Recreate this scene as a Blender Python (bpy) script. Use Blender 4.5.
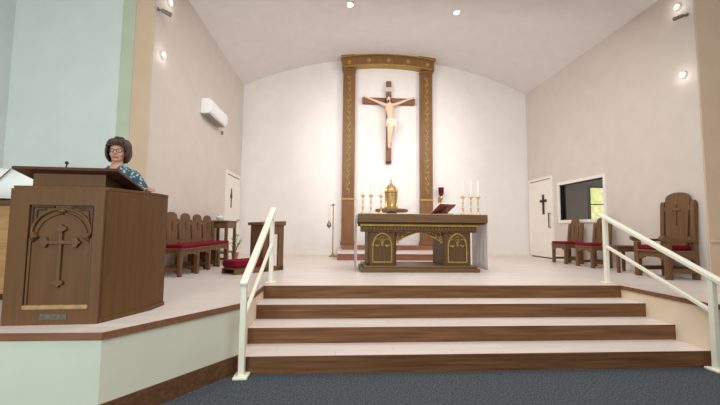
import bpy, bmesh, math, random
from mathutils import Vector, Matrix
random.seed(7)
PI = math.pi
SC = bpy.context.scene
COL = SC.collection
for o in list(bpy.data.objects):
    bpy.data.objects.remove(o)

# ------------------------------------------------------------------ camera
cam_d = bpy.data.cameras.new('camera')
cam_d.sensor_width = 36.0
cam_d.lens = 18.0
cam_d.clip_start = 0.05
cam = bpy.data.objects.new('camera', cam_d)
COL.objects.link(cam)
RX = Vector((0.9979837522534124, -0.06280099262943216, 0.009190514836368974))
UP = Vector((-0.013754144936824926, -0.0726268852076798, 0.9972643375966511))
FW = Vector((0.06196171184898237, 0.9953800132963231, 0.07334422536883983))
cam.matrix_world = Matrix(((RX.x, UP.x, -FW.x, 0), (RX.y, UP.y, -FW.y, 0), (RX.z, UP.z, -FW.z, 1.41017), (0, 0, 0, 1)))
SC.camera = cam

# ------------------------------------------------------------------ world, lights, exposure
SC.view_settings.view_transform = 'Standard'
SC.view_settings.look = 'None'
SC.view_settings.gamma = 1.0
SC.view_settings.use_curve_mapping = False
SC.view_settings.exposure = 0.0
world = bpy.data.worlds.new('world')
SC.world = world
world.use_nodes = True
world.node_tree.nodes['Background'].inputs[0].default_value = (1.0, 0.97, 0.93, 1)
world.node_tree.nodes['Background'].inputs[1].default_value = 0.42


def light(name, kind, loc, target, power, color, size=0.1, size_y=None, spot=60, blend=0.6):
    d = bpy.data.lights.new(name, kind)
    d.energy = power
    d.color = color
    if kind == 'AREA':
        d.size = size
        if size_y:
            d.shape = 'RECTANGLE'
            d.size_y = size_y
    else:
        d.shadow_soft_size = size
    if kind == 'SPOT':
        d.spot_size = math.radians(spot)
        d.spot_blend = blend
    o = bpy.data.objects.new(name, d)
    COL.objects.link(o)
    o.location = loc
    if target is not None:
        o.rotation_euler = (Vector(target) - Vector(loc)).to_track_quat('-Z', 'Y').to_euler()
    return o


WARM = (1.0, 0.98, 0.955)
light('spotlight_beam', 'SPOT', (-2.35, 5.62, 4.75), (2.3, 10.4, 3.6), 395, WARM, 0.12, spot=72, blend=0.9)
light('spotlight_beam', 'SPOT', (5.25, 5.62, 5.0), (0.6, 10.4, 3.6), 395, WARM, 0.12, spot=72, blend=0.9)
light('chancel_track_lights', 'AREA', (1.47, 5.75, 5.15), (1.47, 8.6, 1.6), 120, WARM, 5.0, 0.4)
light('nave_ceiling_lights', 'AREA', (1.4, 2.2, 5.3), (1.4, 3.6, 0), 180, (1.0, 0.98, 0.955), 5.0, 2.0)
light('nave_window_daylight', 'AREA', (-2.4, -1.6, 1.9), (-3.6, 5.4, 1.5), 165, (0.93, 1.0, 0.975), 2.0, 2.6)
light('side_room_fill', 'AREA', (7.3, 8.6, 3.2), (7.3, 8.6, 0), 16, (1.0, 0.93, 0.85), 1.0)  # added fill light that brightens the dark side room; no fixture there


# ------------------------------------------------------------------ materials
def lin(c):
    c = c / 255.0
    return c / 12.92 if c <= 0.04045 else ((c + 0.055) / 1.055) ** 2.4


def rgb(r, g, b):
    return (lin(r), lin(g), lin(b), 1.0)


MATS = {}


def base_mat(name):
    m = bpy.data.materials.new(name)
    m.use_nodes = True
    nt = m.node_tree
    return m, nt, nt.nodes['Principled BSDF']


def noisy(name, c1, c2, scale=(8, 8, 8), rough=0.6, metal=0.0, detail=4, bump=0.0, lo=0.35, hi=0.65, spec=0.5, emit=None):
    m, nt, b = base_mat(name)
    tc = nt.nodes.new('ShaderNodeTexCoord')
    mp = nt.nodes.new('ShaderNodeMapping')
    mp.inputs['Scale'].default_value = scale
    nz = nt.nodes.new('ShaderNodeTexNoise')
    nz.inputs['Scale'].default_value = 1.0
    nz.inputs['Detail'].default_value = detail
    cr = nt.nodes.new('ShaderNodeValToRGB')
    cr.color_ramp.elements[0].position = lo
    cr.color_ramp.elements[1].position = hi
    cr.color_ramp.elements[0].color = c1
    cr.color_ramp.elements[1].color = c2
    L = nt.links.new
    L(tc.outputs['Object'], mp.inputs['Vector'])
    L(mp.outputs[0], nz.inputs['Vector'])
    L(nz.outputs['Fac'], cr.inputs[0])
    L(cr.outputs[0], b.inputs['Base Color'])
    b.inputs['Roughness'].default_value = rough
    b.inputs['Metallic'].default_value = metal
    b.inputs['Specular IOR Level'].default_value = spec
    if bump:
        bp = nt.nodes.new('ShaderNodeBump')
        bp.inputs['Strength'].default_value = bump
        bp.inputs['Distance'].default_value = 0.01
        L(nz.outputs['Fac'], bp.inputs['Height'])
        L(bp.outputs[0], b.inputs['Normal'])
    if emit:
        b.inputs['Emission Color'].default_value = emit[0]
        b.inputs['Emission Strength'].default_value = emit[1]
    MATS[name] = m
    return m


def wood(name, dark, light_, axis='z', rough=0.42):
    s = {'x': (1.5, 30, 30), 'y': (30, 1.5, 30), 'z': (30, 30, 1.5)}[axis]
    return noisy(name, dark, light_, s, rough, detail=6, bump=0.06, lo=0.3, hi=0.72, spec=0.35)


def planks(name, c1, c2, gap, sx, sy, rough):
    m, nt, b = base_mat(name)
    tc = nt.nodes.new('ShaderNodeTexCoord')
    br = nt.nodes.new('ShaderNodeTexBrick')
    br.inputs['Color1'].default_value = c1
    br.inputs['Color2'].default_value = c2
    br.inputs['Mortar'].default_value = gap
    br.inputs['Scale'].default_value = 1.0
    br.inputs['Mortar Size'].default_value = 0.0025
    br.inputs['Brick Width'].default_value = sx
    br.inputs['Row Height'].default_value = sy
    mp = nt.nodes.new('ShaderNodeMapping')
    mp.inputs['Scale'].default_value = (2.0, 25, 1)
    nz = nt.nodes.new('ShaderNodeTexNoise')
    nz.inputs['Scale'].default_value = 1.0
    nz.inputs['Detail'].default_value = 5
    mx = nt.nodes.new('ShaderNodeMixRGB')
    mx.blend_type = 'MULTIPLY'
    mx.inputs[0].default_value = 0.25
    L = nt.links.new
    L(tc.outputs['Object'], br.inputs['Vector'])
    L(tc.outputs['Object'], mp.inputs['Vector'])
    L(mp.outputs[0], nz.inputs['Vector'])
    L(br.outputs['Color'], mx.inputs[1])
    L(nz.outputs['Fac'], mx.inputs[2])
    L(mx.outputs[0], b.inputs['Base Color'])
    b.inputs['Roughness'].default_value = rough
    MATS[name] = m
    return m


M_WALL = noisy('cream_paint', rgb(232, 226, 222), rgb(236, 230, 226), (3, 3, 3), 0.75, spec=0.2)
M_SIDE = noisy('dimmed_cream_paint', rgb(209, 199, 190), rgb(213, 203, 194), (3, 3, 3), 0.55, spec=0.3)  # cream darkened in the colour to stand for less light on the side walls
M_CEIL = noisy('ceiling_paint', rgb(228, 222, 221), rgb(232, 226, 225), (3, 3, 3), 0.8, spec=0.2)
M_MINT = noisy('mint_daylight_tint', rgb(214, 224, 220), rgb(218, 228, 224), (3, 3, 3), 0.7, spec=0.2)  # mint cast of the cool daylight put into the wall colour
M_MINT2 = noisy('green_daylight_tint', rgb(196, 204, 190), rgb(200, 208, 194), (3, 3, 3), 0.7, spec=0.2)  # platform front: cool daylight tint mixed into the cream
M_CHEEK = noisy('soft_cream_paint', rgb(226, 208, 182), rgb(230, 212, 186), (3, 3, 3), 0.7, spec=0.2)
M_OLIVE = noisy('olive_daylight_tint', rgb(206, 204, 186), rgb(210, 208, 190), (3, 3, 3), 0.7, spec=0.2)  # diagonal face: weaker daylight tint painted in than on the front
M_TAN = noisy('tan_paint', rgb(211, 186, 160), rgb(216, 191, 165), (3, 3, 3), 0.7, spec=0.2)
M_SAGE = noisy('sage_paint', rgb(190, 200, 176), rgb(195, 205, 181), (3, 3, 3), 0.7, spec=0.2)
M_GREY = noisy('grey_paint', rgb(205, 212, 208), rgb(210, 217, 213), (3, 3, 3), 0.7, spec=0.2)
M_TRIMW = noisy('white_trim_paint', rgb(232, 226, 218), rgb(238, 232, 224), (4, 4, 4), 0.5)
M_DOOR = noisy('white_door_paint', rgb(234, 227, 217), rgb(238, 231, 221), (4, 4, 4), 0.5)
M_CARPET = noisy('blue_grey_carpet', rgb(46, 52, 58), rgb(92, 98, 102), (70, 70, 70), 0.95, detail=3, bump=0.5, spec=0.1)
M_FLOOR = planks('pale_laminate', rgb(231, 219, 212), rgb(225, 212, 204), rgb(206, 191, 182), 1.2, 0.19, 0.38)
M_RISER = wood('riser_wood', rgb(94, 60, 34), rgb(132, 92, 58), 'x', 0.5)
M_EDGE = wood('edge_wood', rgb(112, 74, 50), rgb(140, 96, 68), 'x', 0.45)
M_BASEW = wood('baseboard_wood', rgb(82, 54, 34), rgb(112, 76, 52), 'x', 0.5)
M_LECT = wood('lectern_wood', rgb(94, 62, 31), rgb(104, 71, 38), 'z', 0.6)
M_LECTD = wood('carved_lectern_wood', rgb(90, 62, 33), rgb(102, 73, 42), 'z', 0.5)
M_DESK = wood('desk_top_wood', rgb(66, 36, 27), rgb(86, 50, 38), 'x', 0.4)
M_CHAIR = wood('chair_wood', rgb(96, 66, 40), rgb(122, 88, 56), 'z', 0.5)
M_ALTAR = wood('altar_wood', rgb(100, 74, 48), rgb(124, 94, 64), 'x', 0.4)
M_ALTARD = wood('altar_panel_wood', rgb(84, 62, 36), rgb(104, 78, 48), 'z', 0.4)
M_RERE = wood('reredos_wood', rgb(112, 74, 44), rgb(140, 98, 62), 'z', 0.42)
M_RERED = wood('reredos_panel_wood', rgb(108, 76, 42), rgb(130, 94, 54), 'z', 0.42)
M_STEPRED = wood('predella_wood', rgb(128, 82, 62), rgb(152, 102, 80), 'x', 0.45)
M_CROSS = wood('cross_wood', rgb(114, 74, 48), rgb(142, 96, 66), 'z', 0.5)
M_ORGAN = wood('honey_wood', rgb(160, 122, 78), rgb(186, 146, 98), 'x', 0.45)
M_DARK = wood('dark_wood', rgb(56, 40, 30), rgb(76, 56, 42), 'z', 0.5)
M_GOLD = noisy('gilding', rgb(160, 134, 66), rgb(190, 162, 90), (20, 20, 20), 0.42, 0.45)
M_DGOLD = noisy('dull_gilding', rgb(160, 130, 62), rgb(186, 154, 80), (20, 20, 20), 0.5, 0.3)
M_CANDL = noisy('pale_brass', rgb(206, 182, 132), rgb(226, 204, 156), (14, 14, 14), 0.35, 0.6)
M_BRASS = noisy('brass', rgb(190, 158, 100), rgb(214, 184, 124), (14, 14, 14), 0.3, 0.8)
M_BRONZE = noisy('dull_brass', rgb(156, 124, 84), rgb(182, 150, 108), (14, 14, 14), 0.5, 0.5)
M_PLATE = noisy('tarnished_plate', rgb(98, 92, 78), rgb(120, 112, 96), (30, 30, 30), 0.4, 0.6)
M_RED = noisy('red_velvet', rgb(104, 8, 30), rgb(132, 18, 44), (40, 40, 40), 0.85, spec=0.15)
M_RAIL = noisy('cream_enamel', rgb(232, 230, 212), rgb(236, 234, 217), (6, 6, 6), 0.4)
M_CLOTH = noisy('white_linen', rgb(240, 238, 238), rgb(246, 244, 244), (20, 20, 20), 0.9, spec=0.1)
M_WAX = noisy('white_wax', rgb(245, 238, 226), rgb(250, 244, 232), (10, 10, 10), 0.5)
M_PLAST = noisy('white_plastic', rgb(240, 240, 240), rgb(245, 245, 245), (5, 5, 5), 0.4)
M_LOUV = noisy('grey_plastic', rgb(150, 138, 128), rgb(160, 148, 138), (5, 5, 60), 0.5)
M_BLACK = noisy('black_metal', rgb(26, 25, 25), rgb(36, 34, 34), (20, 20, 20), 0.45)
M_STEEL = noisy('grey_metal', rgb(120, 114, 106), rgb(140, 134, 126), (20, 20, 20), 0.4, 0.5)
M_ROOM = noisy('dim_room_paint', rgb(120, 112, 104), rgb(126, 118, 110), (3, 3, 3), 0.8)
M_SKIN = noisy('skin', rgb(186, 140, 120), rgb(196, 150, 130), (12, 12, 12), 0.55)
M_LIP = noisy('lip', rgb(156, 84, 80), rgb(162, 90, 86), (12, 12, 12), 0.5)
M_HAIR = noisy('brown_hair', rgb(52, 32, 26), rgb(86, 56, 46), (60, 60, 8), 0.5, bump=0.3)
M_EYE = noisy('eye_dark', rgb(40, 28, 24), rgb(50, 36, 30), (12, 12, 12), 0.3)
M_CORPUS = noisy('painted_plaster', rgb(222, 190, 160), rgb(232, 202, 174), (12, 12, 12), 0.6)
M_LOIN = noisy('ivory_plaster', rgb(236, 222, 196), rgb(242, 230, 206), (12, 12, 12), 0.7)
M_PANTS = noisy('black_cloth', rgb(24, 24, 28), rgb(34, 34, 40), (30, 30, 30), 0.9)
M_BOOK = noisy('red_leather', rgb(128, 52, 44), rgb(150, 70, 60), (20, 20, 20), 0.5)
M_PAPER = noisy('paper', rgb(236, 240, 238), rgb(242, 245, 243), (10, 10, 10), 0.8)
M_LEAF = noisy('leaf_green', rgb(70, 92, 44), rgb(104, 122, 66), (14, 14, 14), 0.5)
M_TERRA = noisy('clay_pot', rgb(146, 110, 80), rgb(160, 122, 92), (14, 14, 14), 0.7)
M_LAMP = noisy('lit_lens', rgb(255, 250, 242), rgb(255, 250, 242), (5, 5, 5), 0.4, emit=((1, 0.95, 0.88, 1), 6.0))
M_RGLASS = noisy('ruby_glass', rgb(84, 10, 24), rgb(100, 16, 32), (10, 10, 10), 0.15)


def blouse_mat():
    m, nt, b = base_mat('teal_print_fabric')
    tc = nt.nodes.new('ShaderNodeTexCoord')
    v = nt.nodes.new('ShaderNodeTexVoronoi')
    v.inputs['Scale'].default_value = 34
    cr = nt.nodes.new('ShaderNodeValToRGB')
    cr.color_ramp.elements[0].position = 0.26
    cr.color_ramp.elements[0].color = rgb(168, 186, 186)
    cr.color_ramp.elements[1].position = 0.44
    cr.color_ramp.elements[1].color = rgb(48, 86, 98)
    nt.links.new(tc.outputs['Object'], v.inputs['Vector'])
    nt.links.new(v.outputs['Distance'], cr.inputs[0])
    nt.links.new(cr.outputs[0], b.inputs['Base Color'])
    b.inputs['Roughness'].default_value = 0.85
    return m


def stained_mat():
    m, nt, b = base_mat('stained_glass')
    tc = nt.nodes.new('ShaderNodeTexCoord')
    br = nt.nodes.new('ShaderNodeTexVoronoi')
    br.inputs['Scale'].default_value = 9
    cr = nt.nodes.new('ShaderNodeValToRGB')
    cr.color_ramp.interpolation = 'CONSTANT'
    cr.color_ramp.elements[0].color = rgb(232, 232, 160)
    cr.color_ramp.elements[1].position = 0.35
    cr.color_ramp.elements[1].color = rgb(206, 218, 122)
    e = cr.color_ramp.elements.new(0.6)
    e.color = rgb(244, 238, 196)
    e = cr.color_ramp.elements.new(0.85)
    e.color = rgb(222, 206, 130)
    nt.links.new(tc.outputs['Object'], br.inputs['Vector'])
    nt.links.new(br.outputs['Color'], cr.inputs[0])
    nt.links.new(cr.outputs[0], b.inputs['Base Color'])
    nt.links.new(cr.outputs[0], b.inputs['Emission Color'])
    b.inputs['Emission Strength'].default_value = 0.95  # glow put in for the daylight behind the glass
    return m


def glass_mat():
    m = bpy.data.materials.new('window_glass')
    m.use_nodes = True
    nt = m.node_tree
    nt.nodes.clear()
    out = nt.nodes.new('ShaderNodeOutputMaterial')
    mix = nt.nodes.new('ShaderNodeMixShader')
    tr = nt.nodes.new('ShaderNodeBsdfTransparent')
    gl = nt.nodes.new('ShaderNodeBsdfGlossy')
    gl.inputs['Roughness'].default_value = 0.02
    mix.inputs[0].default_value = 0.06
    nt.links.new(tr.outputs[0], mix.inputs[1])
    nt.links.new(gl.outputs[0], mix.inputs[2])
    nt.links.new(mix.outputs[0], out.inputs[0])
    return m


_nt = M_CLOTH.node_tree
_mx = _nt.nodes.new('ShaderNodeMixShader')
_tr = _nt.nodes.new('ShaderNodeBsdfTranslucent')
_tr.inputs[0].default_value = rgb(246, 244, 246)
_mx.inputs[0].default_value = 0.45
_nt.links.new(_nt.nodes['Principled BSDF'].outputs[0], _mx.inputs[1])
_nt.links.new(_tr.outputs[0], _mx.inputs[2])
_nt.links.new(_mx.outputs[0], _nt.nodes['Material Output'].inputs[0])
M_BLOUSE = blouse_mat()
M_STAIN = stained_mat()
M_GLASS = glass_mat()


# ------------------------------------------------------------------ mesh helpers
class MB:
    def __init__(s):
        s.v = []
        s.f = []

    def add(s, vs, fs):
        n = len(s.v)
        s.v += [tuple(p) for p in vs]
        s.f += [tuple(i + n for i in f) for f in fs]
        return s

    def box(s, x0, x1, y0, y1, z0, z1):
        vs = [(x, y, z) for z in (z0, z1) for y in (y0, y1) for x in (x0, x1)]
        return s.add(vs, [(0, 2, 3, 1), (4, 5, 7, 6), (0, 1, 5, 4), (2, 6, 7, 3), (0, 4, 6, 2), (1, 3, 7, 5)])

    def prism(s, poly, a, b, ax='z'):
        """poly 2D extruded along ax from a to b. ax z:(x,y) y:(x,z) x:(y,z)"""
        def P(p, h):
            return {'z': (p[0], p[1], h), 'y': (p[0], h, p[1]), 'x': (h, p[0], p[1])}[ax]
        n = len(poly)
        vs = [P(p, a) for p in poly] + [P(p, b) for p in poly]
        fs = [tuple(range(n)), tuple(range(n, 2 * n))[::-1]]
        fs += [(i, (i + 1) % n, (i + 1) % n + n, i + n) for i in range(n)]
        return s.add(vs, fs)

    def band(s, outer, inner, a, b, ax='y', closed=False):
        """solid strip between two equal-length 2D polylines, extruded"""
        n = len(outer)
        for i in range(n if closed else n - 1):
            j = (i + 1) % n
            s.prism([outer[i], outer[j], inner[j], inner[i]], a, b, ax)
        return s

    def loft(s, rings, cap=True, closed=True):
        n = len(rings[0])
        vs = [p for r in rings for p in r]
        fs = []
        m = n if closed else n - 1
        for k in range(len(rings) - 1):
            for i in range(m):
                j = (i + 1) % n
                fs.append((k * n + i, k * n + j, (k + 1) * n + j, (k + 1) * n + i))
        if cap and closed:
            fs.append(tuple(range(n))[::-1])
            fs.append(tuple((len(rings) - 1) * n + i for i in range(n)))
        return s.add(vs, fs)

    def lathe(s, prof, c=(0, 0, 0), n=16, sx=1.0, sy=1.0):
        rings = [[(c[0] + r * sx * math.cos(2 * PI * i / n), c[1] + r * sy * math.sin(2 * PI * i / n), c[2] + z) for i in range(n)] for r, z in prof]
        return s.loft(rings)

    def tube(s, pts, r, n=8, up=None, flat=1.0):
        pts = [Vector(p) for p in pts]
        rs = r if isinstance(r, (list, tuple)) else [r] * len(pts)
        rings = []
        ref = Vector(up) if up else None
        for i, p in enumerate(pts):
            t = (pts[min(i + 1, len(pts) - 1)] - pts[max(i - 1, 0)]).normalized()
            if ref is None:
                ref = Vector((0, 0, 1)) if abs(t.z) < 0.9 else Vector((1, 0, 0))
            a = (ref - t * ref.dot(t)).normalized()
            b = t.cross(a)
            if not up:
                ref = a
            rings.append([p + (a * math.cos(2 * PI * k / n) + b * math.sin(2 * PI * k / n) * flat) * rs[i] for k in range(n)])
        return s.loft(rings)

    def bar(s, p, q, w, h, up=(0, 0, 1)):
        """square-section bar between p and q"""
        p, q = Vector(p), Vector(q)
        t = (q - p).normalized()
        u = Vector(up)
        a = (u - t * u.dot(t)).normalized() * h / 2
        b = t.cross(a).normalized() * w / 2
        return s.loft([[c + a + b, c + a - b, c - a - b, c - a + b] for c in (Vector(p), Vector(q))] if False else
                      [[p + a + b, p + a - b, p - a - b, p - a + b], [q + a + b, q + a - b, q - a - b, q - a + b]])

    def ball(s, c, rx, ry=None, rz=None, n=12, m=8):
        ry = rx if ry is None else ry
        rz = rx if rz is None else rz
        rings = []
        for k in range(1, m):
            th = PI * k / m
            rings.append([(c[0] + rx * math.sin(th) * math.cos(2 * PI * i / n), c[1] + ry * math.sin(th) * math.sin(2 * PI * i / n), c[2] - rz * math.cos(th)) for i in range(n)])
        return s.loft(rings)

    def torus(s, c, R, r, ax='y', n=20, m=8):
        pts = []
        base = len(s.v)
        for i in range(n):
            a = 2 * PI * i / n
            for k in range(m):
                b = 2 * PI * k / m
                rr = R + r * math.cos(b)
                u, v, w = rr * math.cos(a), rr * math.sin(a), r * math.sin(b)
                pts.append({'y': (c[0] + u, c[1] + w, c[2] + v), 'z': (c[0] + u, c[1] + v, c[2] + w), 'x': (c[0] + w, c[1] + u, c[2] + v)}[ax])
        fs = [(i * m + k, ((i + 1) % n) * m + k, ((i + 1) % n) * m + (k + 1) % m, i * m + (k + 1) % m) for i in range(n) for k in range(m)]
        return s.add(pts, fs)

    def xf(s, mat):
        s.v = [tuple(mat @ Vector(p)) for p in s.v]
        return s

    def build(s, name, mat, parent=None, bevel=0.0, smooth=True, angle=35):
        me = bpy.data.meshes.new(name)
        me.from_pydata(s.v, [], s.f)
        bm = bmesh.new()
        bm.from_mesh(me)
        bmesh.ops.recalc_face_normals(bm, faces=bm.faces)
        bm.to_mesh(me)
        bm.free()
        if mat:
            me.materials.append(mat)
        if smooth:
            me.polygons.foreach_set('use_smooth', [True] * len(me.polygons))
            me.set_sharp_from_angle(angle=math.radians(angle))
        o = bpy.data.objects.new(name, me)
        COL.objects.link(o)
        if parent:
            o.parent = parent
        if bevel:
            b = o.modifiers.new('bevel', 'BEVEL')
            b.width = bevel
            b.segments = 2
            b.limit_method = 'ANGLE'
            b.harden_normals = True
        return o


def tag(o, label, cat, group=None):
    o['label'] = label
    o['category'] = cat
    if group:
        o['group'] = group
    return o


def thing(name, label, cat, loc=(0, 0, 0), rz=0.0, group=None):
    o = bpy.data.objects.new(name, None)
    o.empty_display_size = 0.1
    COL.objects.link(o)
    o.location = loc
    o.rotation_euler = (0, 0, rz)
    return tag(o, label, cat, group)


def struct(o):
    o['kind'] = 'structure'
    return o


def dup(o, loc, rz, label, parent=None):
    """copy a thing with its parts and sub-parts"""
    c = o.copy()
    COL.objects.link(c)
    if parent is not None:
        c.parent = parent
    else:
        c.location = loc
        c.rotation_euler = (0, 0, rz)
        c['label'] = label
    for ch in list(o.children):
        dup(ch, None, None, None, c)
    return c


def voxel(o, size, it=3):
    """weld overlapping pieces of one body into a single continuous surface"""
    r = o.modifiers.new('remesh', 'REMESH')
    r.mode = 'VOXEL'
    r.voxel_size = size
    r.use_smooth_shade = True
    sm = o.modifiers.new('smooth', 'SMOOTH')
    sm.factor = 0.5
    sm.iterations = it
    dg = bpy.context.evaluated_depsgraph_get()
    dg.update()
    me = bpy.data.meshes.new_from_object(o.evaluated_get(dg), depsgraph=dg)
    o.modifiers.clear()
    old = o.data
    o.data = me
    bpy.data.meshes.remove(old)
    me.polygons.foreach_set('use_smooth', [True] * len(me.polygons))
    return o


def arc(cx, cy, r, a0, a1, n):
    return [(cx + r * math.cos(math.radians(a0 + (a1 - a0) * i / n)), cy + r * math.sin(math.radians(a0 + (a1 - a0) * i / n))) for i in range(n + 1)]


# ------------------------------------------------------------------ the setting
P = 0.66            # chancel floor height
Q = P / 4
YB = 10.485
XL, XR = -2.791, 5.736
XC = (XL + XR) / 2
YA = 5.40           # chancel arch
ZE = 5.62           # eaves
NL = -4.78          # nave left wall
SL, SR = -0.95, 3.945

struct(MB().box(NL - .2, 8.0, -4.0, 5.6, -0.1, 0.0).build('floor', M_CARPET))


def ceil_z(x):
    R = 9.9
    return 6.55 - (R - math.sqrt(R * R - (x - XC) ** 2))


xs = [XL - .15 + (XR - XL + .3) * i / 40 for i in range(41)]
struct(MB().band([(x, ceil_z(x) + .12) for x in xs], [(x, ceil_z(x)) for x in xs], YA - .1, YB + .15, 'y').build('ceiling', M_CEIL))
poly = [(XL - .15, 0)] + [(XR + .15, 0)] + [(x, ceil_z(x)) for x in xs[::-1]]
struct(MB().prism(poly, YB, YB + .15, 'y').build('wall_back', M_WALL))
# side walls; the right one has a window opening and both have doors
ZT = 5.75
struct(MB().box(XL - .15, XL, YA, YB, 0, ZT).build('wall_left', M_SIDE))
WY0, WY1, WZ0, WZ1 = 7.38, 8.92, 1.68, 2.58
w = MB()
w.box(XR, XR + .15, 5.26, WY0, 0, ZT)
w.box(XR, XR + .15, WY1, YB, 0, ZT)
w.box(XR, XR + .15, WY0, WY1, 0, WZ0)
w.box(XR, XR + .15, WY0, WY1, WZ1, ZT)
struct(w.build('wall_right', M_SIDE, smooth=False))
# front of the nave: walls beside the chancel arch and the header above it
struct(MB().box(NL - .15, XL - .15, YA, YA + .15, 0, 6.8).build('wall_front', M_MINT))
struct(MB().box(XR + .15, 8.0, 5.26, YA + .15, 0, 6.8).build('wall_front', M_TAN))
struct(MB().box(XL - .15, XR + .15, YA - .1, YA, 5.42, 6.9).build('wall_front', M_WALL))
struct(MB().box(NL - .15, NL, 1.6, YA, 0, 6.8).build('wall_left', M_GREY))
struct(MB().box(XL - .27, XL, YA - .02, YA, 0, 5.42).build('trim_1', M_TAN, bevel=.01))
struct(MB().box(XL - .46, XL - .27, YA - .012, YA, 0, 5.42).build('trim_2', M_SAGE, bevel=.01))
struct(MB().box(XR, XR + 1.3, 5.24, 5.26, 0, 5.42).build('trim_3', M_TAN, bevel=.01))
struct(MB().box(XR + .02, XR + 1.3, 5.215, 5.24, 1.25, 1.29).build('trim_4', M_TAN, bevel=.008))

# raised chancel floor (one slab with a notch for the stairs)
PXL, PYF = -1.655, 2.725
PXR = SL + SR - PXL
T = 0.05
plat = [(NL, PYF), (PXL, PYF), (SL, 3.72), (SL, 4.84), (SR, 4.84), (SR, 3.62), (PXR, PYF), (8.0, PYF), (8.0, 5.3), (XR + .14, 5.3), (XR + .14, YB), (XL - .14, YB), (XL - .14, YA), (NL, YA)]
struct(MB().prism(plat, P - T, P).build('floor_chancel', M_FLOOR, smooth=False))
E_ = .012


def edge_strip(pts, z0, z1, th, name, mat):
    m = MB()
    for p, q in zip(pts[:-1], pts[1:]):
        d = (Vector(q) - Vector(p)).normalized()
        n = Vector((d.y, -d.x)) * th
        e = d * th * 0.6
        m.prism([tuple(Vector(p) - e * 0), tuple(Vector(q) + e * 0), tuple(Vector(q) + n + e), tuple(Vector(p) + n - e)], z0, z1)
    return struct(m.build(name, mat))


edge_strip([(NL, PYF), (PXL, PYF), (SL, 3.72), (SL, 4.845)], P - T, P + .001, .014, 'trim_5', M_EDGE)
edge_strip([(SR, 4.845), (SR, 3.62), (PXR, PYF), (8.0, PYF)], P - T, P + .001, .014, 'trim_6', M_EDGE)
# faces below the edge
def low_wall(pts, name, mat, z0=0.0):
    m = MB()
    for p, q in zip(pts[:-1], pts[1:]):
        d = (Vector(q) - Vector(p)).normalized()
        n = Vector((-d.y, d.x)) * .1
        m.prism([p, q, tuple(Vector(q) + n), tuple(Vector(p) + n)], z0, P - T)
    return struct(m.build(name, mat, smooth=False))


low_wall([(NL, PYF), (PXL, PYF)], 'wall_platform', M_MINT2)
low_wall([(PXL, PYF), (SL, 3.72)], 'wall_platform', M_OLIVE)
low_wall([(SL, 3.72), (SL, 4.86)], 'wall_platform', M_CHEEK)
low_wall([(SR, 4.86), (SR, 3.62), (PXR, PYF), (8.0, PYF)], 'wall_platform', M_CHEEK)
edge_strip([(NL, PYF), (PXL, PYF), (SL, 3.72)], 0, Q, .014, 'baseboard_left', M_BASEW)
edge_strip([(SR, 3.62), (PXR, PYF), (8.0, PYF)], 0, Q, .014, 'baseboard_right', M_BASEW)
# steps: pale treads, dark risers
SY = [3.645, 4.046, 4.443, 4.836]
for k in range(4):
    st = MB().box(SL + .002, SR - .002, SY[k] + .012, 4.95, k * Q + (.0 if k == 0 else -.03), (k + 1) * Q - .001).build('step', M_FLOOR if k < 3 else M_EDGE, smooth=False)
    struct(st)
    struct(MB().box(SL + .001, SR - .001, SY[k], SY[k] + .012, k * Q, (k + 1) * Q).build('riser', M_RISER, st))
# plain white baseboards in the chancel
struct(MB().box(XL, XR, YB - .015, YB, P, P + .11).build('baseboard_back', M_TRIMW))
struct(MB().box(XL, XL + .015, YA + .02, 9.05, P, P + .11).build('baseboard_left', M_TRIMW))
struct(MB().box(XR - .015, XR, 5.26, 9.25, P, P + .11).build('baseboard_right', M_TRIMW))

# ---- doors
d1 = struct(MB().box(XL, XL + .012, 9.16, 10.28, P + .015, 2.78).build('door_1', M_DOOR))
f = MB()
f.box(XL, XL + .03, 9.08, 9.16, P, 2.86).box(XL, XL + .03, 10.28, 10.36, P, 2.86).box(XL, XL + .03, 9.16, 10.28, 2.78, 2.86)
f.build('door_frame', M_TRIMW, d1)
MB().box(XL + .012, XL + .02, 9.17, 10.27, 2.765, 2.78).build('door_gap_shade', M_DARK, d1)  # dark strip painted in for the shadow along the door's top edge
MB().lathe([(.0, 0), (.02, 0), (.02, .03), (.03, .05), (.02, .07), (0, .07)], n=10).xf(Matrix.Translation((XL + .01, 10.2, 1.62)) @ Matrix.Rotation(PI / 2, 4, 'Y')).build('door_knob', M_BRASS, d1)
d2 = struct(MB().box(XR - .012, XR, 9.30, 10.32, P + .03, 2.83).build('door_2', M_DOOR))
f = MB()
f.box(XR - .03, XR, 9.22, 9.30, P, 2.9).box(XR - .03, XR, 10.32, 10.40, P, 2.9).box(XR - .03, XR, 9.30, 10.32, 2.83, 2.9)
f.build('door_frame', M_TRIMW, d2)
MB().box(XR - .02, XR, 9.30, 10.32, P + .001, P + .03).build('door_gap_shade', M_BLACK, d2)  # black strip stands for the shade in the gap under the door
MB().box(XR - .02, XR - .012, 9.3, 10.32, 2.815, 2.83).build('door_gap_shade', M_DARK, d2)  # dark strip put in for the shadow below the top casing
h = MB().tube([(XR - .012, 9.36, 1.5), (XR - .06, 9.36, 1.5), (XR - .06, 9.36, 1.88), (XR - .012, 9.36, 1.88)], .016, 8)
h.build('door_handle', M_DARK, d2)

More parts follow.
